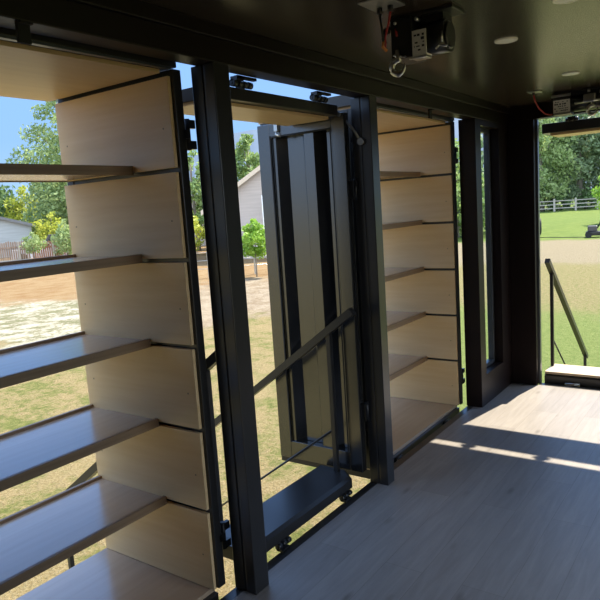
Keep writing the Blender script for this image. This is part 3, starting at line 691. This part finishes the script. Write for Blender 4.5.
# beige house: gable wall seen left part only
house('gabled_house', 'beige-grey gabled house behind the young sapling', (27.16, 24.03, -1.0), math.radians(-52), 9.94, 10, 2.95, 6.25, STUCCO, ROOF)
ac = thing('utility_cabinet', 'white utility cabinet on the beige house wall', 'cabinet', (27.66, 22.65, -1.0), math.radians(-52))
MB().box(0, 0.32, -0.3, 0.02, 0.0, 2.0, 0.01).build('cabinet_body', CARW, ac)
MB().box(0.03, 0.29, -0.315, -0.30, 0.9, 1.9, 0.005).build('door', WHITE, ac)
dp_ = MB().cyl((0, 0, 0), (0, 0, 3.6), 0.055, seg=10).build('downpipe', WHITE, None, (28.76, 21.21, -1.0)); tag(dp_, 'white downpipe on the beige house wall', 'pipe')
house('gabled_house', 'tan roofed house in the gap left of the nearest post', (39.08, 41.69, -1.0), math.radians(-48), 7.2, 7.5, 3.0, 4.4, STUCCO, FASCIA)
# picket fence
def fence(name, label, a, b, matp, h, post_every, seed):
    a = Vector(a); b = Vector(b); L = (b - a).length; rz = math.atan2(b.y - a.y, b.x - a.x)
    t = thing(name, label, 'fence', (a.x, a.y, -1.0), rz)
    r = random.Random(seed); pk = MB(); x = 0.0
    while x < L - 0.1:
        hh = h * r.uniform(0.94, 1.0)
        pk.prism([(x, 0.05), (x + 0.11, 0.05), (x + 0.11, hh - 0.05), (x + 0.055, hh), (x, hh - 0.05)], 'y', 0.0, 0.02); x += 0.145
    pk.build('pickets', matp, t)
    MB().box(0, L, -0.06, -0.001, 0.3, 0.40).build('rail', POSTW if matp is FENCEW else matp, t)
    MB().box(0, L, -0.06, -0.001, h - 0.55, h - 0.44).build('rail', matp, t)
    x = post_every * 0.5
    while x < L: MB().box(x - 0.07, x + 0.07, -0.2, -0.061, 0, h - 0.1, 0.01).build('post', POSTW, t); x += post_every
    return t
fence('picket_fence', 'weathered brown picket fence with pale post in front of the grey house', (22.63, 43.9), (26.61, 41.42), FENCEW, 1.788, 2.6, 1)
fence('picket_fence', 'reddish picket fence behind the leafy shrub', (26.66, 41.36), (33.67, 36.94), FENCER, 1.656, 2.9, 2)
def car(label, loc, rz, paint, L=4.4, h=1.45):
    t = thing('parked_car', label, 'car', loc, rz)
    b = MB().prism([(0, 0.25), (L, 0.25), (L, 0.75), (L * 0.95, 0.9), (L * 0.74, 0.95), (L * 0.62, h), (L * 0.25, h), (L * 0.12, 0.95), (0.03, 0.9)], 'y', 0, 1.75)
    b.build('body', paint, t)
    for yy in (-0.012, 1.742):
        MB().prism([(L * 0.71, 0.96), (L * 0.61, h - 0.07), (L * 0.27, h - 0.07), (L * 0.16, 0.96)], 'y', yy, yy + 0.02).build('window', GLASSD, t)
    for xx in (L * 0.2, L * 0.8):
        for yy in (-0.03, 1.58): MB().cyl((xx, yy, 0.32), (xx, yy + 0.2, 0.32), 0.32, seg=20).build('wheel', RUBBER, t)
    return t
car('pale parked car behind the weathered fence beside the grey house', (27.49, 45.67, -1.0), math.radians(-30), CARW)
car('dark parked vehicle behind the reddish fence', (30.47, 46.99, -1.0), math.radians(-32), CARD, 4.6, 1.95)
car('white parked car in the gap left of the nearest post', (27.5, 33.9, -1.0), math.radians(-40), CARW)
# wire fence in front of the sapling
wf = thing('wire_fence', 'thin wire and rail fence beside the young sapling', 'fence', (18.5, 18.8, -1.0), math.radians(-45))
for x in (0.0, 2.0, 4.0, 6.0): MB().box(x - 0.03, x + 0.03, -0.03, 0.03, 0, 1.15).build('post', POSTW, wf)
MB().cyl((0, 0, 1.1), (6, 0, 1.1), 0.012, seg=6).cyl((0, 0, 0.75), (6, 0, 0.75), 0.012, seg=6).cyl((0, 0, 0.4), (6, 0, 0.4), 0.012, seg=6).build('wire', GALV, wf)
# ranch fence at the end of the lawn
rf = thing('ranch_fence', 'grey post and rail fence along the far edge of the end lawn', 'fence', (92.74, 26.68, -1.0), math.radians(-78))
for k in range(9): MB().box(k * 2.75 - 0.13, k * 2.75 + 0.13, -0.13, 0.13, 0, 1.75, 0.02).build('post', POSTW, rf)
for z in (1.45, 0.95, 0.45): MB().box(0, 22, -0.05, 0.05, z - 0.06, z + 0.06).build('rail', POSTW, rf)
# mower and tyre
mw = thing('ride_on_mower', 'black lawn mower parked at the lawn edge below the bright bush', 'mower', (39.3, 4.82, -1.0), math.radians(100))
MB().box(-0.1, 1.35, -0.45, 0.45, 0.12, 0.34, 0.04).build('deck', PLASTIC, mw)
MB().box(0.75, 1.25, -0.3, 0.3, 0.34, 0.66, 0.05).build('engine', CARD, mw)
MB().box(0.05, 0.5, -0.25, 0.25, 0.34, 0.62, 0.05).box(0.0, 0.1, -0.25, 0.25, 0.5, 1.0, 0.03).build('seat', CARD, mw)
MB().tube([(0.75, 0.0, 0.5), (0.62, 0.0, 0.8), (0.58, 0.0, 0.95)], 0.03).tube([(0.58, -0.16, 0.93), (0.56, 0.0, 0.97), (0.58, 0.16, 0.93)], 0.025).build('steering_column', RUBBER, mw)
for x, y in ((0.0, -0.5), (0.0, 0.42), (1.2, -0.48), (1.2, 0.40)): MB().cyl((x, y, 0.18), (x, y + 0.1, 0.18), 0.18, seg=18).build('wheel', RUBBER, mw)
ty = thing('tyre', 'dark tyre standing on the lawn beside the end doorway jamb', 'tyre', (42.72, 9.7, -1.0), math.radians(20))
tr = MB(); pts = [(0.45 * math.cos(k * math.pi / 12), 0, 0.55 + 0.45 * math.sin(k * math.pi / 12)) for k in range(25)]
tr.tube(pts, 0.12, 10); tr.build('tread', RUBBER, ty)
hs = MB().tube([(39.9, 9.2, -0.98), (39.7, 8.1, -0.98), (39.3, 7.0, -0.98), (39.1, 5.9, -0.98)], 0.02, 6).build('garden_hose', PLASTIC)
tag(hs, 'thin dark hose lying across the end lawn to the mower', 'hose')
